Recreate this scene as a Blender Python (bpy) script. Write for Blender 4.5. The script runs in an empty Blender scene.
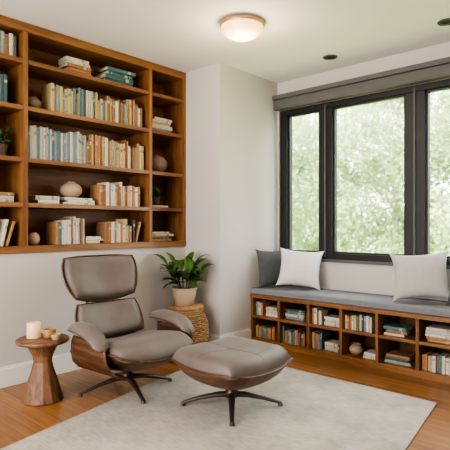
import bpy, math, random
import numpy as np
from mathutils import Vector, Matrix
random.seed(7); rng=np.random.default_rng(5)
S=bpy.context.scene; COL=S.collection
D=bpy.data
# ------------------------------------------------------------------ materials
def nm(name):
    m=D.materials.new(name); m.use_nodes=True
    nt=m.node_tree; b=nt.nodes['Principled BSDF']
    return m,nt,b
def L(nt,a,b): nt.links.new(a,b)
def plain(name,col,rough=.6,metal=0,var=.06,scale=8,bump=0,bscale=200,coat=0,emit=None,es=0,sheen=0):
    m,nt,b=nm(name)
    tc=nt.nodes.new('ShaderNodeTexCoord'); n=nt.nodes.new('ShaderNodeTexNoise'); n.inputs['Scale'].default_value=scale
    n.inputs['Detail'].default_value=4
    L(nt,tc.outputs['Object'],n.inputs['Vector'])
    r=nt.nodes.new('ShaderNodeValToRGB')
    r.color_ramp.elements[0].position=.3; r.color_ramp.elements[1].position=.7
    r.color_ramp.elements[0].color=[max(0,c*(1-var)) for c in col]+[1]
    r.color_ramp.elements[1].color=[min(1,c*(1+var)) for c in col]+[1]
    L(nt,n.outputs['Fac'],r.inputs['Fac']); L(nt,r.outputs['Color'],b.inputs['Base Color'])
    b.inputs['Roughness'].default_value=rough; b.inputs['Metallic'].default_value=metal
    b.inputs['Coat Weight'].default_value=coat
    b.inputs['Sheen Weight'].default_value=sheen
    if bump:
        n2=nt.nodes.new('ShaderNodeTexNoise'); n2.inputs['Scale'].default_value=bscale; n2.inputs['Detail'].default_value=3
        L(nt,tc.outputs['Object'],n2.inputs['Vector'])
        bp=nt.nodes.new('ShaderNodeBump'); bp.inputs['Strength'].default_value=bump; bp.inputs['Distance'].default_value=.002
        L(nt,n2.outputs['Fac'],bp.inputs['Height']); L(nt,bp.outputs['Normal'],b.inputs['Normal'])
    if emit:
        b.inputs['Emission Color'].default_value=list(emit)+[1]; b.inputs['Emission Strength'].default_value=es
    return m
def wood(name,c1,c2,axis='Y',rough=.4,scale=1.0,coat=.1):
    m,nt,b=nm(name)
    tc=nt.nodes.new('ShaderNodeTexCoord'); mp=nt.nodes.new('ShaderNodeMapping')
    s=[22*scale]*3; s['XYZ'.index(axis)]=1.3*scale
    mp.inputs['Scale'].default_value=s
    L(nt,tc.outputs['Object'],mp.inputs['Vector'])
    n=nt.nodes.new('ShaderNodeTexNoise'); n.inputs['Scale'].default_value=1.0; n.inputs['Detail'].default_value=8; n.inputs['Distortion'].default_value=.6
    n.inputs['Roughness'].default_value=.62
    L(nt,mp.outputs['Vector'],n.inputs['Vector'])
    r=nt.nodes.new('ShaderNodeValToRGB')
    r.color_ramp.elements[0].position=.32; r.color_ramp.elements[1].position=.68
    r.color_ramp.elements[0].color=list(c1)+[1]; r.color_ramp.elements[1].color=list(c2)+[1]
    L(nt,n.outputs['Fac'],r.inputs['Fac']); L(nt,r.outputs['Color'],b.inputs['Base Color'])
    b.inputs['Roughness'].default_value=rough; b.inputs['Coat Weight'].default_value=coat; b.inputs['Coat Roughness'].default_value=.3
    bp=nt.nodes.new('ShaderNodeBump'); bp.inputs['Strength'].default_value=.08; bp.inputs['Distance'].default_value=.002
    L(nt,n.outputs['Fac'],bp.inputs['Height']); L(nt,bp.outputs['Normal'],b.inputs['Normal'])
    return m
def vcol(name,rough=.6):
    m,nt,b=nm(name)
    a=nt.nodes.new('ShaderNodeVertexColor'); a.layer_name='Col'
    n=nt.nodes.new('ShaderNodeTexNoise'); n.inputs['Scale'].default_value=60
    tc=nt.nodes.new('ShaderNodeTexCoord'); L(nt,tc.outputs['Object'],n.inputs['Vector'])
    mx=nt.nodes.new('ShaderNodeMix'); mx.data_type='RGBA'; mx.blend_type='OVERLAY'; mx.inputs[0].default_value=.25
    L(nt,a.outputs['Color'],mx.inputs[6]); L(nt,n.outputs['Fac'],mx.inputs[7]); L(nt,mx.outputs[2],b.inputs['Base Color'])
    b.inputs['Roughness'].default_value=rough
    return m
def floor_mat():
    m,nt,b=nm('oak_floor')
    tc=nt.nodes.new('ShaderNodeTexCoord')
    br=nt.nodes.new('ShaderNodeTexBrick'); br.inputs['Scale'].default_value=1
    br.inputs['Brick Width'].default_value=1.5; br.inputs['Row Height'].default_value=.125
    br.inputs['Mortar Size'].default_value=.0015; br.inputs['Mortar Smooth'].default_value=.2
    br.inputs['Color1'].default_value=FL1; br.inputs['Color2'].default_value=FL2; br.inputs['Mortar'].default_value=(.08,.03,.012,1)
    br.offset=.37
    L(nt,tc.outputs['Object'],br.inputs['Vector'])
    mp=nt.nodes.new('ShaderNodeMapping'); mp.inputs['Scale'].default_value=(1.2,26,1); L(nt,tc.outputs['Object'],mp.inputs['Vector'])
    n=nt.nodes.new('ShaderNodeTexNoise'); n.inputs['Scale'].default_value=1.3; n.inputs['Detail'].default_value=8; n.inputs['Distortion'].default_value=.8
    L(nt,mp.outputs['Vector'],n.inputs['Vector'])
    r=nt.nodes.new('ShaderNodeValToRGB'); r.color_ramp.elements[0].position=.3; r.color_ramp.elements[1].position=.7
    r.color_ramp.elements[0].color=(.58,.50,.45,1); r.color_ramp.elements[1].color=(1,1,1,1)
    L(nt,n.outputs['Fac'],r.inputs['Fac'])
    mx=nt.nodes.new('ShaderNodeMix'); mx.data_type='RGBA'; mx.blend_type='MULTIPLY'; mx.inputs[0].default_value=1
    L(nt,br.outputs['Color'],mx.inputs[6]); L(nt,r.outputs['Color'],mx.inputs[7]); L(nt,mx.outputs[2],b.inputs['Base Color'])
    b.inputs['Roughness'].default_value=.33; b.inputs['Coat Weight'].default_value=.2; b.inputs['Coat Roughness'].default_value=.2
    bp=nt.nodes.new('ShaderNodeBump'); bp.inputs['Strength'].default_value=.15; bp.inputs['Distance'].default_value=.002
    L(nt,br.outputs['Fac'],bp.inputs['Height']); bp.invert=True; L(nt,bp.outputs['Normal'],b.inputs['Normal'])
    return m
def rug_mat():
    m,nt,b=nm('woven_rug')
    tc=nt.nodes.new('ShaderNodeTexCoord')
    n=nt.nodes.new('ShaderNodeTexNoise'); n.inputs['Scale'].default_value=2.2; n.inputs['Detail'].default_value=9; n.inputs['Roughness'].default_value=.7
    L(nt,tc.outputs['Object'],n.inputs['Vector'])
    mp=nt.nodes.new('ShaderNodeMapping'); mp.inputs['Scale'].default_value=(16,80,1); L(nt,tc.outputs['Object'],mp.inputs['Vector'])
    n2=nt.nodes.new('ShaderNodeTexNoise'); n2.inputs['Scale'].default_value=1; n2.inputs['Detail'].default_value=3
    L(nt,mp.outputs['Vector'],n2.inputs['Vector'])
    ad=nt.nodes.new('ShaderNodeMath'); ad.operation='MULTIPLY_ADD'; ad.inputs[1].default_value=.5
    L(nt,n2.outputs['Fac'],ad.inputs[0]); L(nt,n.outputs['Fac'],ad.inputs[2])
    r=nt.nodes.new('ShaderNodeValToRGB'); r.color_ramp.elements[0].position=.52; r.color_ramp.elements[1].position=.95
    r.color_ramp.elements[0].color=(.30,.28,.25,1); r.color_ramp.elements[1].color=(.55,.52,.47,1)
    L(nt,ad.outputs[0],r.inputs['Fac']); L(nt,r.outputs['Color'],b.inputs['Base Color']); b.inputs['Roughness'].default_value=.95
    bp=nt.nodes.new('ShaderNodeBump'); bp.inputs['Strength'].default_value=.5; bp.inputs['Distance'].default_value=.003
    L(nt,n2.outputs['Fac'],bp.inputs['Height']); L(nt,bp.outputs['Normal'],b.inputs['Normal'])
    return m
def leaf_mat(name,c1,c2,trans=.4,rough=.5,sc=1.6):
    m,nt,b=nm(name)
    geo=nt.nodes.new('ShaderNodeTexCoord'); n=nt.nodes.new('ShaderNodeTexNoise'); n.inputs['Scale'].default_value=sc; n.inputs['Detail'].default_value=3
    L(nt,geo.outputs['Object'],n.inputs['Vector'])
    r=nt.nodes.new('ShaderNodeValToRGB'); r.color_ramp.elements[0].position=.35; r.color_ramp.elements[1].position=.65
    r.color_ramp.elements[0].color=list(c1)+[1]; r.color_ramp.elements[1].color=list(c2)+[1]
    L(nt,n.outputs['Fac'],r.inputs['Fac']); L(nt,r.outputs['Color'],b.inputs['Base Color']); b.inputs['Roughness'].default_value=rough
    if trans>0:
        t=nt.nodes.new('ShaderNodeBsdfTranslucent'); L(nt,r.outputs['Color'],t.inputs['Color'])
        mx=nt.nodes.new('ShaderNodeMixShader'); mx.inputs[0].default_value=trans
        L(nt,b.outputs[0],mx.inputs[1]); L(nt,t.outputs[0],mx.inputs[2]); L(nt,mx.outputs[0],nt.nodes['Material Output'].inputs['Surface'])
    return m
FL1=(.45,.225,.088,1); FL2=(.31,.145,.054,1)
M={}
M['wall']=plain('wall_paint',(.58,.562,.54),.85,var=.015,scale=2)
M['ceil']=plain('ceiling_paint',(.88,.88,.88),.9,var=.01,scale=2)
M['trimw']=plain('white_trim',(.80,.80,.79),.45,var=.01)
M['floor']=floor_mat(); M['rug']=rug_mat()
W1=(.16,.070,.026); W2=(.35,.172,.068)
M['woodY']=wood('bookcase_wood_y',W1,W2,'Y')
M['woodZ']=wood('bookcase_wood_z',W1,W2,'Z')
M['woodX']=wood('bench_wood_x',W1,W2,'X')
M['woodback']=wood('bookcase_back_wood',(.17,.076,.028),(.27,.13,.05),'Y',rough=.5)
M['walnut']=wood('walnut_ply',(.055,.025,.014),(.185,.088,.044),'X',rough=.35,scale=1.3)
M['table']=wood('table_wood',(.09,.042,.023),(.28,.15,.08),'Z',rough=.5,scale=1.2)
M['leather']=plain('taupe_leather',(.160,.131,.116),.45,var=.10,scale=7,bump=.35,bscale=200,sheen=.15)
M['leather2']=plain('taupe_piping',(.095,.077,.068),.45,var=.05)
M['bronze']=plain('bronze_metal',(.10,.078,.066),.38,metal=.6,var=.05)
M['black']=plain('black_frame',(.022,.022,.026),.45,var=.05)
M['header']=plain('grey_header',(.13,.127,.13),.6,var=.04)
M['benchf']=plain('bench_cushion_fabric',(.22,.227,.245),.95,var=.06,scale=30,bump=.5,bscale=400)
M['pwhite']=plain('white_linen',(.70,.69,.67),.95,var=.03,scale=20,bump=.5,bscale=350)
M['pdark']=plain('charcoal_linen',(.10,.105,.115),.95,var=.08,scale=20,bump=.5,bscale=350)
M['plight']=plain('light_grey_linen',(.50,.49,.485),.95,var=.04,scale=20,bump=.5,bscale=350)
M['book']=vcol('book_cloth')
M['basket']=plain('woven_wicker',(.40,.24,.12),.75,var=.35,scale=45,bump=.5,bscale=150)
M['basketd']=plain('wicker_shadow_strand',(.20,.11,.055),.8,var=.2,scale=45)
M['pot']=plain('sand_ceramic',(.54,.42,.31),.6,var=.05)
M['soil']=plain('soil',(.04,.028,.02),.95,var=.3,scale=60)
M['leaf']=leaf_mat('plant_leaf',(.045,.12,.03),(.13,.25,.06),.2,.35,6)
M['stem']=plain('plant_stem',(.12,.16,.06),.6)
M['candle']=plain('candle_wax',(.72,.55,.36),.5,var=.02,emit=(1,.6,.25),es=.15)
M['amber']=plain('amber_ceramic',(.45,.25,.10),.35,var=.1)
M['stone']=plain('grey_stoneware',(.24,.18,.14),.7,var=.15,scale=15)
M['beige']=plain('beige_ceramic',(.47,.34,.23),.6,var=.06)
M['darkpot']=plain('dark_stoneware',(.10,.075,.06),.6,var=.1)
M['glow']=plain('opal_glass',(.9,.72,.5),.3,emit=(1,.50,.20),es=1.0,var=.01)
M['brass']=plain('brushed_brass',(.45,.29,.17),.35,metal=.7,var=.04)
M['dark']=plain('downlight_dark',(.03,.03,.03),.5)
M['tleaf']=leaf_mat('tree_leaf',(.26,.36,.16),(.62,.68,.44),.5,.6,.7)
M['bark']=plain('tree_bark',(.33,.31,.26),.9,var=.2,scale=20)
M['grass']=plain('lawn_grass',(.30,.42,.14),.95,var=.2,scale=6)
def glass():
    m=D.materials.new('window_glass'); m.use_nodes=True; nt=m.node_tree; nt.nodes.clear()
    o=nt.nodes.new('ShaderNodeOutputMaterial'); t=nt.nodes.new('ShaderNodeBsdfTransparent'); g=nt.nodes.new('ShaderNodeBsdfGlossy')
    g.inputs['Roughness'].default_value=.03; t.inputs['Color'].default_value=(.97,.985,.98,1)
    f=nt.nodes.new('ShaderNodeLayerWeight'); f.inputs['Blend'].default_value=.15
    k=nt.nodes.new('ShaderNodeMath'); k.operation='MULTIPLY'; k.inputs[1].default_value=.35
    L(nt,f.outputs['Fresnel'],k.inputs[0])
    mx=nt.nodes.new('ShaderNodeMixShader'); L(nt,k.outputs[0],mx.inputs[0]); L(nt,t.outputs[0],mx.inputs[1]); L(nt,g.outputs[0],mx.inputs[2])
    L(nt,mx.outputs[0],o.inputs['Surface']); return m
M['glass']=glass()
# ------------------------------------------------------------------ mesh helpers
class MB:
    def __init__(s): s.v=[]; s.f=[]; s.m=[]; s.c=[]
    def add(s,vs,fs,m=0,c=None):
        o=len(s.v); s.v+= [tuple(p) for p in vs]; s.f+=[tuple(i+o for i in f) for f in fs]
        s.m+=[m]*len(fs); s.c+=[c]*len(fs)
    def box(s,a,b,m=0,c=None):
        x0,y0,z0=[min(p,q) for p,q in zip(a,b)]; x1,y1,z1=[max(p,q) for p,q in zip(a,b)]
        s.add([(x0,y0,z0),(x1,y0,z0),(x1,y1,z0),(x0,y1,z0),(x0,y0,z1),(x1,y0,z1),(x1,y1,z1),(x0,y1,z1)],
              [(0,3,2,1),(4,5,6,7),(0,1,5,4),(1,2,6,5),(2,3,7,6),(3,0,4,7)],m,c)
    def fbox(s,O,T,H,Dv,t,h,d,c=None,m=0):
        P=[]
        for k in range(8):
            P.append(O+T*(t*(k&1))+H*(h*((k>>1)&1))+Dv*(d*((k>>2)&1)))
        s.add(P,[(0,2,3,1),(4,5,7,6),(0,1,5,4),(2,6,7,3),(0,4,6,2),(1,3,7,5)],m,c)
    def lathe(s,prof,cx=0,cy=0,z0=0,seg=40,m=0,mod=None,c=None):
        vs=[];fs=[]; n=len(prof)
        for j,(r,z) in enumerate(prof):
            for i in range(seg):
                t=2*math.pi*i/seg; rr=max(r,1e-4)+(mod(t,j) if mod else 0)
                vs.append((cx+rr*math.cos(t),cy+rr*math.sin(t),z0+z))
        for j in range(n-1):
            for i in range(seg):
                k=(i+1)%seg; fs.append((j*seg+i,j*seg+k,(j+1)*seg+k,(j+1)*seg+i))
        s.add(vs,fs,m,c)
    def tube(s,pts,rad,seg=10,m=0,flat=1.0):
        pts=[Vector(p) for p in pts]; n=len(pts)
        if not hasattr(rad,'__len__'): rad=[rad]*n
        vs=[];fs=[]
        for i,p in enumerate(pts):
            t=(pts[min(i+1,n-1)]-pts[max(i-1,0)]).normalized()
            up=Vector((0,0,1)) if abs(t.z)<.95 else Vector((1,0,0))
            a=t.cross(up).normalized(); b=a.cross(t)
            for k in range(seg):
                th=2*math.pi*k/seg; vs.append(p+a*rad[i]*math.cos(th)+b*rad[i]*flat*math.sin(th))
        for i in range(n-1):
            for k in range(seg):
                q=(k+1)%seg; fs.append((i*seg+k,i*seg+q,(i+1)*seg+q,(i+1)*seg+k))
        fs.append(tuple(range(seg-1,-1,-1))); fs.append(tuple((n-1)*seg+k for k in range(seg)))
        s.add(vs,fs,m)
    def build(s,name,mats,parent=None,smooth=False,bevel=0,seg=2,sub=0,auto=None):
        me=D.meshes.new(name); me.from_pydata(s.v,[],s.f)
        for mt in mats: me.materials.append(M[mt])
        me.polygons.foreach_set('material_index',s.m)
        if smooth: me.polygons.foreach_set('use_smooth',[True]*len(s.f))
        if any(c is not None for c in s.c):
            ca=me.color_attributes.new('Col','FLOAT_COLOR','CORNER')
            arr=[]
            for p,c in zip(me.polygons,s.c):
                arr+= (list(c)+[1])*p.loop_total
            ca.data.foreach_set('color',arr)
        me.update()
        o=D.objects.new(name,me); COL.objects.link(o)
        if parent: o.parent=parent
        if bevel:
            b=o.modifiers.new('b','BEVEL'); b.width=bevel; b.segments=seg; b.limit_method='ANGLE'
        if sub:
            b=o.modifiers.new('s','SUBSURF'); b.levels=sub; b.render_levels=sub
        if auto is not None:
            me.set_sharp_from_angle(angle=math.radians(auto))
        return o
def empty(name,loc=(0,0,0),rot=0):
    e=D.objects.new(name,None); COL.objects.link(e); e.location=loc; e.rotation_euler=(0,0,rot); e.empty_display_size=.1; return e
def quick(name,boxes,mat,parent=None,bevel=0):
    mb=MB()
    for a,b in boxes: mb.box(a,b)
    return mb.build(name,[mat],parent,bevel=bevel)
# ------------------------------------------------------------------ room shell
XL,XC,YC,YW=-3.574,-3.10,3.33,4.236
XR,YB,H=2.4,-2.2,2.7
quick('floor',[((XL-.3,YB-.15,-.1),(XR+.15,YW+.2,0))],'floor')
quick('ceiling',[((XL-.35,YB-.15,H),(XR+.15,YW+.2,H+.12))],'ceil')
quick('wall_left',[((XL-.35,YB,0),(XL,YC,.985)),((XL-.35,YB,.985),(XL,1.23,H))],'wall')
quick('wall_column',[((XL-.35,YC,0),(XC,YW+.2,H))],'wall')
WX0,WX1,WZ0,WZ1=-3.08,-.19,.84,2.40
quick('wall_window',[((XC,YW,0),(XR+.15,YW+.2,WZ0)),((XC,YW,WZ1),(XR+.15,YW+.2,H)),((XC,YW,WZ0),(WX0,YW+.2,WZ1)),((WX1,YW,WZ0),(XR+.15,YW+.2,WZ1))],'wall')
quick('wall_right',[((XR,YB,0),(XR+.15,YW,H))],'wall')
quick('wall_back',[((XL-.35,YB-.15,0),(XR+.15,YB,H))],'wall')
quick('baseboard_left',[((XL,YB,0),(XL+.018,YC,.135)),((XL,YB,.135),(XL+.010,YC,.15))],'trimw',bevel=.003)
quick('baseboard_column',[((XL+.018,YC-.018,0),(XC+.018,YC,.135)),((XL+.018,YC-.01,.135),(XC+.01,YC,.15)),((XC,YC,0),(XC+.018,3.775,.135)),((XC,YC,.135),(XC+.01,3.775,.15))],'trimw',bevel=.003)
quick('baseboard_right',[((XR-.018,YB,0),(XR,YW,.15))],'trimw',bevel=.003)
quick('trim_window_header',[((XC+.001,YW-.075,2.40),(.1,YW,2.50)),((XC+.001,YW-.10,2.50),(.1,YW,2.545))],'header',bevel=.004)
quick('trim_window_sill',[((WX0,YW-.02,.815),(WX1+.05,YW+.05,.842))],'header',bevel=.003)
# window
win=empty('window_1',(0,0,0))
fr=[((WX0,YW+.02,WZ0),(WX1,YW+.12,.90)),((WX0,YW+.02,2.345),(WX1,YW+.12,WZ1))]
panes=[(-2.988,-2.598),(-2.451,-1.723),(-1.549,-.821),(-.672,-.283)]
edges=[WX0]+[v for p in panes for v in p]+[WX1]
for i in range(0,len(edges),2):
    fr.append(((edges[i],YW+.02,.90),(edges[i+1],YW+.12,2.345)))
quick('frame',fr,'black',win,bevel=.004)
sash=[];gl=[]
for a,b in panes:
    t=.018
    sash+=[((a,YW+.04,.90),(a+t,YW+.09,2.345)),((b-t,YW+.04,.90),(b,YW+.09,2.345)),((a,YW+.04,.90),(b,YW+.09,.918)),((a,YW+.04,2.327),(b,YW+.09,2.345))]
    gl.append(((a+.005,YW+.062,.905),(b-.005,YW+.066,2.34)))
quick('sash',sash,'black',win,bevel=.002)
quick('glass_panes',gl,'glass',win)
quick('mullion_strips',[((-1.645,YW+.008,.86),(-1.627,YW+.021,2.38)),((-2.534,YW+.008,.86),(-2.516,YW+.021,2.38))],'header',win,bevel=.002)
# ------------------------------------------------------------------ bookcase
bc=empty('built_in_bookcase')
Y0,Y1=1.235,3.328; XF=XL+.012; XBk=XL-.30
SH=[1.005,1.33,1.67,2.06,2.41]; TH=.034
ups=[(Y0,Y0+.035),(1.672,1.708),(2.868,2.902),(Y1-.032,Y1)]
quick('uprights',[((XBk,a,.985),(XF,b,H-.001)) for a,b in ups],'woodZ',bc,bevel=.002)
bays=[(ups[i][1],ups[i+1][0]) for i in range(3)]
sh=[]
for z in SH[1:]:
    for a,b in bays: sh.append(((XBk,a,z-TH/2),(XF-.006,b,z+TH/2)))
quick('shelves',sh,'woodY',bc,bevel=.002)
quick('base_board',[((XBk,Y0,.97),(XF+.006,Y1,1.022))],'woodY',bc,bevel=.003)
quick('top_board',[((XBk,Y0,H-.07),(XF+.004,Y1,H-.002))],'woodY',bc,bevel=.003)
quick('back_panel',[((XBk-.015,Y0,.97),(XBk,Y1,H-.002))],'woodback',bc)
top=lambda k:(1.022 if k==0 else SH[k]+TH/2)
# ------------------------------------------------------------------ books
PAL=[(.50,.47,.40),(.62,.58,.50),(.30,.17,.09),(.42,.29,.15),(.12,.20,.21),(.20,.27,.28),(.07,.08,.09),(.55,.42,.24),(.48,.20,.09),(.35,.36,.33),(.66,.64,.58),(.16,.13,.11),(.28,.31,.24),(.55,.48,.20),(.18,.24,.32)]
def book(mb,O,T,Hh,Dv,t,h,d,col):
    pg=(.66,.60,.48); c=.003
    mb.fbox(O,T,Hh,Dv,c,h,d,col); mb.fbox(O+T*(t-c),T,Hh,Dv,c,h,d,col)
    P=[];n=5
    for i in range(n):
        u=i/(n-1); b=-math.sin(math.pi*u)*min(.004,t*.15)
        P.append(O+T*(t*u)+Dv*b); P.append(O+T*(t*u)+Dv*b+Hh*h)
    P+= [O+Dv*.004,O+Dv*.004+Hh*h,O+T*t+Dv*.004,O+T*t+Dv*.004+Hh*h]
    mb.add(P,[(2*i,2*i+2,2*i+3,2*i+1) for i in range(n-1)],0,col)
    mb.fbox(O+T*c+Hh*.004+Dv*.002,T,Hh,Dv,t-2*c,h-.008,d-.006,pg)
    k=random.random()
    lc=(.50,.44,.33) if sum(col)<1 else tuple(x*.5 for x in col)
    if k<.5 and t>.014:
        for (a,b_) in ([(.72,.82)] if k<.25 else [(.12,.14),(.66,.78),(.86,.88)]):
            mb.fbox(O+T*(t*.14)+Hh*(h*a)-Dv*(min(.004,t*.15)+.0008),T,Hh,Dv,t*.72,h*(b_-a),.003,lc)
def row(mb,u0,u1,fo,z,U,I,hmin,hmax,pal=None,dep=.17,tmin=.012,tmax=.030):
    u=u0; hb=random.uniform(hmin,hmax)
    while u<u1-.012:
        if random.random()<.3: hb=random.uniform(hmin,hmax)
        t=min(random.uniform(tmin,tmax),u1-u); h=min(hmax,max(hmin,hb+random.uniform(-.012,.012))); d=dep*random.uniform(.85,1)
        O=fo(u)+I*random.uniform(0,.02)+Vector((0,0,z))
        book(mb,O,U,Vector((0,0,1)),I,t,h,d,random.choice(pal or PAL)); u+=t+.0012
def lean(mb,u,fo,z,U,I,t,h,ang,col,dep=.16):
    T=(U*math.cos(ang)-Vector((0,0,1))*math.sin(ang)); Hh=(Vector((0,0,1))*math.cos(ang)+U*math.sin(ang))
    book(mb,fo(u)+Vector((0,0,z+t*math.sin(ang))),T,Hh,I,t,h,dep,col)
def stack(mb,u0,w,fo,z,U,I,n,pal=None,dep=.17,t0=.018,t1=.034):
    for i in range(n):
        t=random.uniform(t0,t1); ww=w*random.uniform(.8,1); off=random.uniform(0,w-ww)
        a=random.uniform(-.05,.05)
        UU=(U*math.cos(a)+I*math.sin(a)); II=(I*math.cos(a)-U*math.sin(a))
        O=fo(u0+off)+I*random.uniform(.012,.03)+Vector((0,0,z))
        book(mb,O,Vector((0,0,1)),UU,II,t,ww,dep*random.uniform(.8,1),random.choice(pal or PAL)); z+=t+.0008
    return z
U=Vector((0,1,0)); I=Vector((-1,0,0)); fo=lambda u:Vector((XL-.035,u,0))
CR=[(.62,.58,.50),(.66,.64,.58),(.55,.50,.42)]; TE=[(.09,.20,.20),(.13,.25,.23),(.07,.15,.16),(.3,.35,.28)]
BR=[(.40,.22,.10),(.48,.20,.09),(.30,.17,.09),(.62,.58,.50),(.55,.42,.24)]
mb=MB(); e=.001
stack(mb,2.06,.25,fo,top(4)+e,U,I,5,BR+CR,t0=.022); stack(mb,2.42,.33,fo,top(4)+e,U,I,4,TE,t0=.026,t1=.04)
row(mb,1.92,2.83,fo,top(3)+e,U,I,.17,.245,[(.50,.47,.40),(.62,.58,.50),(.42,.29,.15),(.12,.20,.21),(.25,.31,.30),(.55,.42,.24),(.50,.43,.16),(.35,.36,.33),(.3,.17,.09)])
row(mb,1.715,2.24,fo,top(2)+e,U,I,.23,.28,[(.20,.27,.30),(.62,.58,.50),(.35,.38,.36),(.5,.47,.4),(.13,.18,.2),(.58,.56,.5)])
row(mb,2.24,2.85,fo,top(2)+e,U,I,.18,.26,[(.55,.42,.24),(.50,.43,.16),(.42,.29,.15),(.3,.17,.09),(.62,.58,.50),(.48,.2,.09),(.25,.31,.3)])
stack(mb,1.80,.20,fo,top(1)+e,U,I,2,CR); zt=stack(mb,2.02,.30,fo,top(1)+e,U,I,3,CR,t0=.014,t1=.02)
row(mb,2.36,2.80,fo,top(1)+e,U,I,.16,.23,BR+CR)
row(mb,1.96,2.22,fo,top(0)+e,U,I,.18,.245,BR+CR+[(.12,.2,.21)])
stack(mb,2.24,.17,fo,top(0)+e,U,I,3,CR,t0=.014,t1=.022)
row(mb,2.42,2.70,fo,top(0)+e,U,I,.15,.23,BR+CR+[(.12,.2,.21)]); lean(mb,2.715,fo,top(0)+e,U,I,.022,.2,-.0,(.07,.08,.09)); lean(mb,2.742,fo,top(0)+e,U,I,.02,.19,.25,(.4,.22,.1))
stack(mb,2.93,.28,fo,top(3)+e,U,I,6,BR+CR+[(.2,.27,.28)],t0=.018,t1=.03)
stack(mb,2.93,.30,fo,top(0)+e,U,I,4,CR+BR,t0=.018,t1=.028)
stack(mb,2.92,.25,fo,top(1)+e,U,I,1,CR,t0=.02,t1=.024)
row(mb,1.45,1.66,fo,top(4)+e,U,I,.16,.2,BR+TE); row(mb,1.28,1.58,fo,top(3)+e,U,I,.15,.22,BR+CR+TE)
stack(mb,1.42,.22,fo,top(1)+e,U,I,3,CR+BR)
row(mb,1.28,1.50,fo,top(0)+e,U,I,.16,.21,BR+CR); lean(mb,1.52,fo,top(0)+e,U,I,.022,.2,.22,(.62,.58,.5)); lean(mb,1.56,fo,top(0)+e,U,I,.02,.19,.3,(.4,.22,.1))
mb.build('shelf_books',['book'])
# bench
YBf=3.78; bn=empty('window_bench')
bx0,bx1=XC+.002,.1; dv=[bx0+.33*i for i in range(10)]; bx1=dv[-1]+.03
BT=.49
bz=[((bx0,YBf,0),(bx1,YW-.001,.055)),((bx0,YBf-.008,BT-.035),(bx1,YW-.001,BT))]
quick('bench_boards',bz+[((bx0,YBf+.004,.255),(bx1,YW-.02,.28))],'woodX',bn,bevel=.002)
quick('dividers',[((x,YBf,.055),(x+.026,YW-.02,BT-.035)) for x in dv],'woodZ',bn,bevel=.002)
quick('back_board',[((bx0,YW-.02,.055),(bx1,YW-.002,BT-.035))],'woodback',bn)
c=MB(); c.box((bx0+.002,YBf-.012,BT),(bx1,YW-.022,BT+.062)); c.build('seat_pad',['benchf'],bn,bevel=.018,seg=4,smooth=True,auto=50)
mb=MB(); U2=Vector((1,0,0)); I2=Vector((0,1,0)); f2=lambda u:Vector((u,YBf+.03,0))
lo,up=.056,.281
P2=BR+CR+TE+PAL
for i,x in enumerate(dv[:-1]):
    a=x+.032; w=.285
    for z in (lo,up):
        k=random.random() if i else (.1 if z==lo else .9)
        if (i,z) in ((3,lo),): stack(mb,a+.16,.12,f2,z,U2,I2,2,P2,dep=.15); continue
        if k<.45:
            q=random.uniform(.6,.95)*w; row(mb,a,a+q,f2,z,U2,I2,.11,.155,P2,dep=.13)
        elif k<.9: stack(mb,a+random.uniform(0,.03),random.uniform(.20,.25),f2,z,U2,I2,random.randint(3,5),P2,dep=.16,t0=.016,t1=.03)
        else:
            row(mb,a,a+.10,f2,z,U2,I2,.12,.155,P2,dep=.13); stack(mb,a+.12,.16,f2,z,U2,I2,3,CR,dep=.15)
mb.build('bench_books',['book'])
# ------------------------------------------------------------------ vases etc
def lathe_obj(name,prof,loc,mat,seg=40,**k):
    m=MB(); m.lathe(prof,seg=seg); o=m.build(name,[mat],smooth=True,auto=50,**k); o.location=loc; return o
def ball(r,hh,neck,n=14,foot=.5):
    p=[(0,0),(r*foot,0)]
    for i in range(1,n):
        t=i/n; a=-math.pi/2*.75+t*(math.pi/2*.75+math.pi/2*.78)
        p.append((r*math.cos(a),hh*(math.sin(a)+math.sin(math.pi/2*.75))/(math.sin(math.pi/2*.75)+math.sin(math.pi/2*.78))))
    return p+[(neck,hh*1.0),(neck*1.08,hh*1.06),(neck*.8,hh*1.06),(neck*.75,hh*.7),(0,hh*.68)]
lathe_obj('round_vase',ball(.062,.10,.022),(XL-.10,1.80,top(3)+e),'stone')
lathe_obj('bowl_vase',ball(.09,.125,.03),(XL-.12,2.14,zt+e),'beige')
lathe_obj('small_vase',ball(.048,.095,.018),(XL-.09,1.80,top(0)+e),'beige')
lathe_obj('stone_vase',ball(.105,.165,.03),(XL-.13,3.07,top(2)+e),'stone')
lathe_obj('lidded_jar',ball(.05,.08,.03),(XL-.10,1.36,top(4)+e),'darkpot')
lathe_obj('bench_bowl',ball(.06,.085,.04),(dv[3]+.10,YBf+.12,lo+e),'beige')
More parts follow.
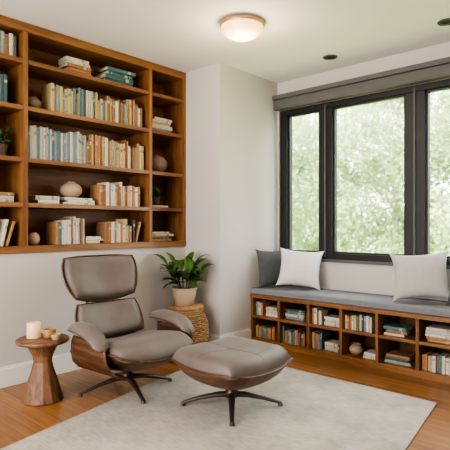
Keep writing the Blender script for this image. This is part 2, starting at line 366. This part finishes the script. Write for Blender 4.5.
# ------------------------------------------------------------------ plants
def leaf(mb,base,dirv,length,width,droop,m=0,n=7):
    d=Vector(dirv).normalized(); side=d.cross(Vector((0,0,1)))
    if side.length<.1: side=Vector((1,0,0))
    side.normalize(); roll=random.uniform(-.5,.5); upv=side.cross(d)
    side=(side*math.cos(roll)+upv*math.sin(roll)); p=Vector(base); vs=[];fs=[]
    for i in range(n+1):
        t=i/n; w=width*math.sin(math.pi*min(1,t*.93+.04))**.75*(1-.25*t)/2
        if i==n: w=.0005
        nrm=side.cross(d)
        vs+=[p-side*w+nrm*w*.28,p,p+side*w+nrm*w*.28]
        d=(d+Vector((0,0,-droop/n))).normalized(); p=p+d*length/n
    for i in range(n):
        a=i*3; fs+=[(a,a+1,a+4,a+3),(a+1,a+2,a+5,a+4)]
    mb.add(vs,fs,m)
def plant(name,loc,potprof,potmat,hs,nst,ll,lw,spread,nl=7):
    root=empty(name,loc); m=MB(); m.lathe(potprof,seg=40); m.build('pot',[potmat],root,smooth=True,auto=40)
    pr=max(r for r,z in potprof); ph=max(z for r,z in potprof)
    m=MB(); m.lathe([(0,ph-.02),(pr*.9,ph-.02)],seg=30); m.build('soil',['soil'],root)
    m=MB(); s=MB()
    for k in range(nst):
        a=2*math.pi*k/nst+random.uniform(-.3,.3); r0=pr*.35; hh=hs*random.uniform(.65,1); sp=spread*random.uniform(.3,1)
        pts=[Vector((r0*math.cos(a),r0*math.sin(a),ph-.03))]
        for i in range(1,6):
            t=i/5; pts.append(Vector(((r0+sp*t**1.3)*math.cos(a),(r0+sp*t**1.3)*math.sin(a),ph-.03+hh*t)))
        s.tube(pts,[.005-.0006*i for i in range(6)],6)
        for j in range(nl):
            t=.25+.75*(j+.5)/nl; q=t*5; i0=min(4,int(q)); bp=pts[i0].lerp(pts[i0+1],q-i0)
            aa=a+j*2.4+random.uniform(-.4,.4); el=.35+.7*t+random.uniform(-.2,.2)
            leaf(m,bp,(math.cos(aa)*math.cos(el),math.sin(aa)*math.cos(el),math.sin(el)),ll*random.uniform(.75,1.1),lw*random.uniform(.8,1.1),random.uniform(.6,1.3))
    s.build('stems',['stem'],root,smooth=True); m.build('leaves',['leaf'],root,smooth=True)
    return root
# woven basket: horizontal strands weaving over/under vertical stakes
bpos=(-3.275,3.07)
bk=MB()
def brad(t): return .128+.07*math.sin(math.pi*(t*.78+.13))
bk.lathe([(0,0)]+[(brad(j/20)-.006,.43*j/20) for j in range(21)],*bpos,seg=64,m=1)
NRr=24; NS=22; sz=.43/NRr
for j in range(NRr):
    tt=(j+.5)/NRr; R0=brad(tt); zc=.43*tt; seg=NS*6; vs=[];fs=[]
    for i in range(seg):
        th=2*math.pi*i/seg; off=.0055*math.sin(NS/2*th+(j%2)*math.pi)
        for (dr,dz) in ((-.004,-.5),(.001,-.42),(.005,0),(.001,.42),(-.004,.5)):
            r=R0+off+dr; vs.append((bpos[0]+r*math.cos(th),bpos[1]+r*math.sin(th),zc+dz*sz*.95))
    for i in range(seg):
        q=(i+1)%seg
        for k in range(4): fs.append((i*5+k,q*5+k,q*5+k+1,i*5+k+1))
    bk.add(vs,fs,0)
rt=brad(1)
bk.lathe([(rt-.004,.420),(rt+.010,.424),(rt+.012,.436),(rt+.004,.444),(0,.444)],*bpos,seg=64)
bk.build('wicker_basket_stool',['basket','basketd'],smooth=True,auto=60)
plant('potted_plant',(bpos[0]-.01,bpos[1]-.02,.446),[(0,0),(.075,0),(.085,.01),(.108,.11),(.112,.145),(.118,.15),(.118,.162),(.104,.162),(.100,.14),(0,.14)],'pot',.28,11,.175,.09,.15,6)
plant('shelf_plant',(XL-.10,3.02,top(1)+.028),[(0,0),(.04,0),(.055,.07),(.05,.072),(.048,.06),(0,.06)],'darkpot',.11,6,.09,.04,.05,5)
plant('trailing_shelf_plant',(XL-.10,1.54,top(2)+e),[(0,0),(.045,0),(.06,.09),(.055,.092),(.05,.08),(0,.08)],'darkpot',.15,7,.07,.04,.045,6)
# ------------------------------------------------------------------ side table
tp=(-3.126,1.60,0)
m=MB(); m.lathe([(0,0),(.128,0),(.134,.008),(.128,.03),(.108,.10),(.075,.20),(.060,.26),(.066,.30),(.095,.36),(.118,.388)],seg=14)
tb=empty('wooden_side_table',tp)
m.build('pedestal',['table'],tb)
m=MB(); m.lathe([(0,.386),(.155,.386),(.168,.391),(.173,.402),(.170,.412),(.163,.416),(0,.416)],seg=64); m.build('top',['table'],tb,smooth=True,auto=40)
zt2=.417
def put(name,prof,dx,dy,mat): return lathe_obj(name,prof,(tp[0]+dx,tp[1]+dy,zt2),mat)
put('pillar_candle',[(0,0),(.044,0),(.046,.003),(.046,.098),(.043,.102),(.02,.099),(0,.098)],-.055,-.035,'candle')
m=MB(); m.tube([(tp[0]-.055,tp[1]-.035,zt2+.098),(tp[0]-.054,tp[1]-.035,zt2+.112)],.0015,6); m.build('candle_wick',['darkpot'])
put('amber_bowl',[(0,0),(.025,0),(.036,.01),(.043,.035),(.041,.060),(.037,.060),(.039,.035),(.030,.014),(0,.012)],.035,.03,'amber')
put('small_cup',[(0,0),(.020,0),(.028,.01),(.032,.038),(.029,.038),(.025,.012),(0,.010)],.115,.035,'beige')
# ------------------------------------------------------------------ cushions
def grid_cushion(name,fmap,c,thT,thB,e,mat,parent,n=30,loc=None,pip=None):
    ts=[math.sin(-math.pi/2+math.pi*i/(n-1)) for i in range(n)]
    vs=[];fs=[];it={};ib={}
    for i,a in enumerate(ts):
        for j,b in enumerate(ts):
            A=a*math.sqrt(1-c*b*b/2); B=b*math.sqrt(1-c*a*a/2)
            ed=max(0,(1-abs(a)**e)*(1-abs(b)**e))**.5
            hT=thT*ed
            border=i in(0,n-1) or j in (0,n-1)
            it[i,j]=len(vs); vs.append(fmap(A,B,hT))
            if border: ib[i,j]=it[i,j]
            else: ib[i,j]=len(vs); vs.append(fmap(A,B,-thB*ed))
    for i in range(n-1):
        for j in range(n-1):
            fs.append((it[i,j],it[i+1,j],it[i+1,j+1],it[i,j+1])); fs.append((ib[i,j],ib[i,j+1],ib[i+1,j+1],ib[i+1,j]))
    m=MB(); m.add(vs,fs); o=m.build(name,[mat],parent,smooth=True)
    if loc: o.location=loc
    if pip:
        path=[it[i,0] for i in range(n)]+[it[n-1,j] for j in range(1,n)]+[it[i,n-1] for i in range(n-2,-1,-1)]+[it[0,j] for j in range(n-2,-1,-1)]
        m=MB(); m.tube([vs[k] for k in path],pip,8); m.build(name+'_piping',['leather2'],parent,smooth=True)
    return o
def ply(name,fmap,c,off,ex,ey,lip,parent,th=.011,n=30,mat='walnut',pw=5):
    ts=[-1+2*i/(n-1) for i in range(n)]; vs=[];fs=[]
    for a in ts:
        for b in ts:
            r=min(1,(abs(a)**5+abs(b)**5)**.2)
            A=a*math.sqrt(1-c*b*b/2)*ex; B=b*math.sqrt(1-c*a*a/2)*ey
            vs.append(fmap(A,B,-off+lip*r**pw))
    for i in range(n-1):
        for j in range(n-1): fs.append((i*n+j,(i+1)*n+j,(i+1)*n+j+1,i*n+j+1))
    m=MB(); m.add(vs,fs); o=m.build(name,[mat],parent,smooth=True)
    s=o.modifiers.new('t','SOLIDIFY'); s.thickness=th; s.offset=-1
    b=o.modifiers.new('b','BEVEL'); b.width=.003; b.segments=2; b.limit_method='ANGLE'
    return o
def star(parent,angs,R,hubz,topz,post=.022):
    m=MB()
    m.lathe([(0,hubz-.03),(.035,hubz-.03),(.04,hubz-.02),(.04,hubz+.012),(post+.004,hubz+.03),(post,hubz+.04),(post,topz-.02),(.07,topz-.012),(.085,topz),(0,topz)],seg=32)
    k=(hubz-.008-.028)
    for a in angs:
        a=math.radians(a); ca,sa=math.cos(a),math.sin(a)
        prof=[(.02,hubz-.008,.026),(.10,hubz-.008-k*.10,.022),(.20,hubz-.008-k*.42,.017),(.29,hubz-.008-k*.83,.0135),(R,.028,.012)]
        m.tube([(r*ca,r*sa,z) for r,z,_ in prof],[w for _,_,w in prof],12,flat=.75)
        m.tube([(R*ca*.985,R*sa*.985,.013),(R*ca*.985,R*sa*.985,.03)],[.017,.013],12)
    m.build('star_base',['bronze'],parent,smooth=True,auto=40)
# ---- lounge chair (local: +x front)
ch=empty('lounge_chair',(-2.85,2.092,.004),math.radians(-3))
V=Vector
def seatf(A,B,h):
    x=.075+.345*B-.10*h; y=.325*A
    z=.290+.05*B+.04*A*A-.03*max(0,B-.5)**2*4+h
    return V((x,y,z))
grid_cushion('seat_cushion',seatf,.35,.095,.045,6,'leather',ch,pip=.005)
ply('seat_shell',seatf,.45,.115,1.08,1.08,.115,ch,pw=3.4)
def mkback(cx,cz,tilt,hw,hh,curv,taper):
    u=V((-math.sin(tilt),0,math.cos(tilt))); n=V((math.cos(tilt),0,math.sin(tilt)))
    def f(A,B,h):
        w=hw*(1+taper*B)
        return V((cx,0,cz))+u*(hh*B)+V((0,w*A,0))+n*(h+curv*A*A+.03*B*B)
    return f
hf=mkback(-.41,.762,.32,.292,.165,.075,.09)
grid_cushion('head_cushion',hf,.42,.08,.03,5,'leather',ch,pip=.005)
ply('head_shell',hf,.48,.055,1.07,1.07,.055,ch,pw=3)
lf=mkback(-.285,.455,.46,.258,.13,.07,-.02)
grid_cushion('lumbar_cushion',lf,.35,.07,.03,5,'leather',ch,pip=.005)
ply('lumbar_shell',lf,.40,.055,1.07,1.08,.05,ch,pw=3)
m=MB()
for s in (-1,1):
    m.tube([lf(.4*s,.2,-.07),lf(.4*s,1.0,-.075),hf(.36*s,-.9,-.07),hf(.36*s,.1,-.075)],.012,10,flat=.6)
    m.tube([seatf(.5*s,-.6,-.12),lf(.5*s,-.9,-.08),lf(.5*s,.2,-.075)],.013,10,flat=.6)
m.build('back_braces',['bronze'],ch,smooth=True)
for s,nmn in ((-1,'right'),(1,'left')):
    def af(A,B,h,s=s): return V((.065+.225*B,s*(.348+.066*A+.015*B),.447+.035*(1-B*B)-.02*B-.012*A*A+h-.07*max(0,B-.3)**2))
    grid_cushion('arm_pad_'+nmn,af,.6,.045,.022,4,'leather',ch,pip=.004,n=22)
    pts=[(.22,.19),(.30,.215),(.345,.26),(.362,.32),(.362,.39),(.352,.43)]
    vs=[];fs=[];nx=14
    for i in range(nx):
        t=i/(nx-1)
        for k,(y,z) in enumerate(pts):
            q=k/5; x0=-.15+.04*q; x1=.34-.06*q
            vs.append(V((x0+(x1-x0)*t,s*(y-.01*t),z+.03*(t-.5)*(1-q))))
    n=len(pts)
    for i in range(nx-1):
        for k in range(n-1): fs.append((i*n+k,(i+1)*n+k,(i+1)*n+k+1,i*n+k+1))
    m=MB(); m.add(vs,fs); o=m.build('arm_shell_'+nmn,['walnut'],ch,smooth=True)
    sd=o.modifiers.new('t','SOLIDIFY'); sd.thickness=.011; sd.offset=0
star(ch,[75,165,255,345],.335,.105,.182)
# ---- ottoman
ot=empty('ottoman',(-2.085,2.35,.004),math.radians(-3))
def of(A,B,h): return V((.30*B,.31*A,.270+.035*A*A+.02*B*B+h))
grid_cushion('cushion',of,.40,.108,.04,7,'leather',ot,pip=.005)
m=MB()
for (p,q) in (((-.92,0),(.92,0)),((0,-.92),(0,.92))):
    pts=[]
    for i in range(25):
        t=i/24; a=p[0]+(q[0]-p[0])*t; b=p[1]+(q[1]-p[1])*t
        ed=((1-abs(a)**7)*(1-abs(b)**7))**.5; pts.append(of(a,b,.108*ed-.001))
    m.tube(pts,.0028,6)
m.build('cushion_seams',['leather2'],ot,smooth=True)
ply('shell',of,.46,.108,1.06,1.06,.10,ot,pw=4.5)
star(ot,[45,135,225,315],.32,.095,.170)
# ------------------------------------------------------------------ rug
m=MB(); q=[(-2.5,.72),(-.76,.72),(-1.126,3.31),(-3.05,3.30)]
m.add([(x,y,.001) for x,y in q]+[(x,y,.010) for x,y in q],[(3,2,1,0),(4,5,6,7),(0,1,5,4),(1,2,6,5),(2,3,7,6),(3,0,4,7)])
m.build('area_rug',['rug'],bevel=.003)
# ------------------------------------------------------------------ pillows
def tpillow(name,loc,w,hgt,th,mat,yaw,tilt,roll=0):
    def f(A,B,h):
        k=1+.05*(abs(A)**6*abs(B)**6)
        pin=1-.11*(1-A*A)*abs(B)**2; pin2=1-.11*(1-B*B)*abs(A)**2
        return V((A*w/2*pin2*k,-h,B*hgt/2*pin*k+hgt/2))
    o=grid_cushion(name,f,0,th,th,2.2,mat,None,n=26)
    o.rotation_euler=(tilt,roll,yaw)
    R=o.rotation_euler.to_matrix(); zmin=min((R@v.co).z for v in o.data.vertices)
    o.location=(loc[0],loc[1],BT+.063-zmin); return o
tpillow('charcoal_pillow',(-2.925,3.97),.38,.375,.07,'pdark',math.radians(66),math.radians(-10))
tpillow('white_pillow',(-2.655,3.96),.42,.375,.09,'pwhite',math.radians(26),math.radians(-18),math.radians(4))
tpillow('light_pillow',(-1.46,3.96),.44,.385,.09,'plight',math.radians(20),math.radians(-18),math.radians(-5))
tpillow('charcoal_pillow',(-1.07,4.0),.42,.36,.075,'pdark',math.radians(8),math.radians(-18))
# ------------------------------------------------------------------ ceiling fixtures
cl=empty('flush_ceiling_light',(-2.364,2.783,0))
m=MB(); m.lathe([(0,2.699),(.150,2.699),(.166,2.69),(.170,2.675),(.166,2.664),(.150,2.664),(0,2.672)],seg=64); m.build('canopy',['brass'],cl,smooth=True,auto=40)
m=MB(); pr=[(.150,2.668)]
for i in range(15):
    a=math.pi/2*i/14; pr.append((.160*math.cos(a),2.663-.09*math.sin(a)))
m.lathe(pr,seg=64); m.build('dome_shade',['glow'],cl,smooth=True)
for (x,y) in ((-2.26,3.889),(-1.224,3.80)):
    r=empty('recessed_downlight',(x,y,0))
    m=MB(); m.lathe([(.045,2.694),(.052,2.6925),(.062,2.6925),(.066,2.699)],seg=48); m.build('ring',['header'],r,smooth=True)
    m=MB(); m.lathe([(0,2.6975),(.047,2.6975)],seg=48); m.build('baffle',['dark'],r)
# ------------------------------------------------------------------ outdoors
quick('garden_lawn',[((-25,YW+.25,-.5),(15,30,-.4))],'grass')
def tree(name,x,y,hh,spread,ncl,nleaf,z0=.3,ls=.13):
    m=MB(); base=V((x,y,-.39)); 
    m.tube([base,base+V((.05,.03,hh*.4)),base+V((.15,-.05,hh*.75)),base+V((.1,0,hh))],[.09,.06,.04,.02],8,m=1)
    for k in range(ncl):
        a=random.uniform(0,2*math.pi); r=spread*math.sqrt(random.random()); z=random.uniform(z0,hh)
        c=V((x+r*math.cos(a),y+r*math.sin(a)*.7,z)); R=random.uniform(.4,.85)
        m.tube([base+V((.1,0,max(.3,z-.3*r))),(base+V((.1,0,z))).lerp(c,.5)+V((0,0,.1)),c],[.022,.014,.006],5,m=1)
        N=nleaf; dirs=rng.normal(size=(N,3)); dirs/=np.linalg.norm(dirs,axis=1)[:,None]
        P=np.array(c)+dirs*(R*rng.random(N)**.5)[:,None]
        P[:,2]=np.maximum(P[:,2],-.25)
        A=rng.normal(size=(N,3)); A/=np.linalg.norm(A,axis=1)[:,None]
        B=np.cross(A,rng.normal(size=(N,3))); B/=np.linalg.norm(B,axis=1)[:,None]
        s=ls*(.6+.8*rng.random(N))[:,None]
        q=np.stack([P-A*s*.5,P+B*s*.24,P+A*s*.5,P-B*s*.24],1).reshape(-1,3)
        o=len(m.v); m.v+=list(map(tuple,q.tolist())); m.f+=[(o+4*i,o+4*i+1,o+4*i+2,o+4*i+3) for i in range(N)]; m.m+=[0]*N; m.c+=[None]*N
    m.build(name,['tleaf','bark'])
for (x,y,hh,sp) in ((-9.5,9.5,5.2,2.2),(-6.6,9.0,4.6,2.0),(-4.2,9.8,5.0,2.1),(-1.8,9.2,4.6,2.0),(-12,13,6.8,2.8),(-9.8,14.5,7,2.8),(-7.4,13.5,6.6,2.8),(-4.8,13.2,6.4,2.8),(-2.2,14,6.4,2.8),(0.5,13.5,6.2,2.6),(1.5,10.5,5,2.2)):
    tree('garden_tree',x,y,hh,sp,50,420,ls=.10)
# ------------------------------------------------------------------ light
w=D.worlds.new('w'); S.world=w; w.use_nodes=True; nt=w.node_tree; bg=nt.nodes['Background']
bg.inputs['Color'].default_value=(.96,.98,1,1); bg.inputs['Strength'].default_value=6.5
sun=D.lights.new('sun','SUN'); sun.energy=5; sun.angle=.05; sun.color=(1,.96,.88); so=D.objects.new('sun',sun); COL.objects.link(so)
so.rotation_euler=Vector((.25,.62,-.75)).to_track_quat('-Z','Y').to_euler()
def area(name,loc,dirv,sx,sy,e,col):
    l=D.lights.new(name,'AREA'); l.shape='RECTANGLE'; l.size=sx; l.size_y=sy; l.energy=e; l.color=col
    o=D.objects.new(name,l); COL.objects.link(o); o.location=loc; o.rotation_euler=Vector(dirv).to_track_quat('-Z','Y').to_euler(); return o
area('back_window_light',(-1.9,YB+.1,1.5),(.0,1,0),2.6,1.8,112,(1,.965,.92))
area('added_ceiling_fill',(-.2,-.9,1.7),(0,.1,1),.5,.5,32,(1,.97,.94))  # added fill light behind the camera, aimed up to brighten the ceiling
pl=D.lights.new('ceiling_bulb','POINT'); pl.energy=8; pl.shadow_soft_size=.12; pl.color=(1,.75,.5); po=D.objects.new('ceiling_bulb',pl); COL.objects.link(po); po.location=(-2.364,2.783,2.45)
# ------------------------------------------------------------------ camera
cam=D.cameras.new('camera'); cam.sensor_width=36; cam.lens=38.9; co=D.objects.new('camera',cam); COL.objects.link(co)
co.location=(0,0,1.18); co.rotation_euler=(math.pi/2,0,math.radians(42.35)); cam.clip_start=.05; cam.clip_end=200
cam.dof.use_dof=True; cam.dof.focus_distance=3.8; cam.dof.aperture_fstop=1.6
S.camera=co
try: S.view_settings.look='AgX - High Contrast'
except Exception as ex: print(ex)
S.view_settings.exposure=.58
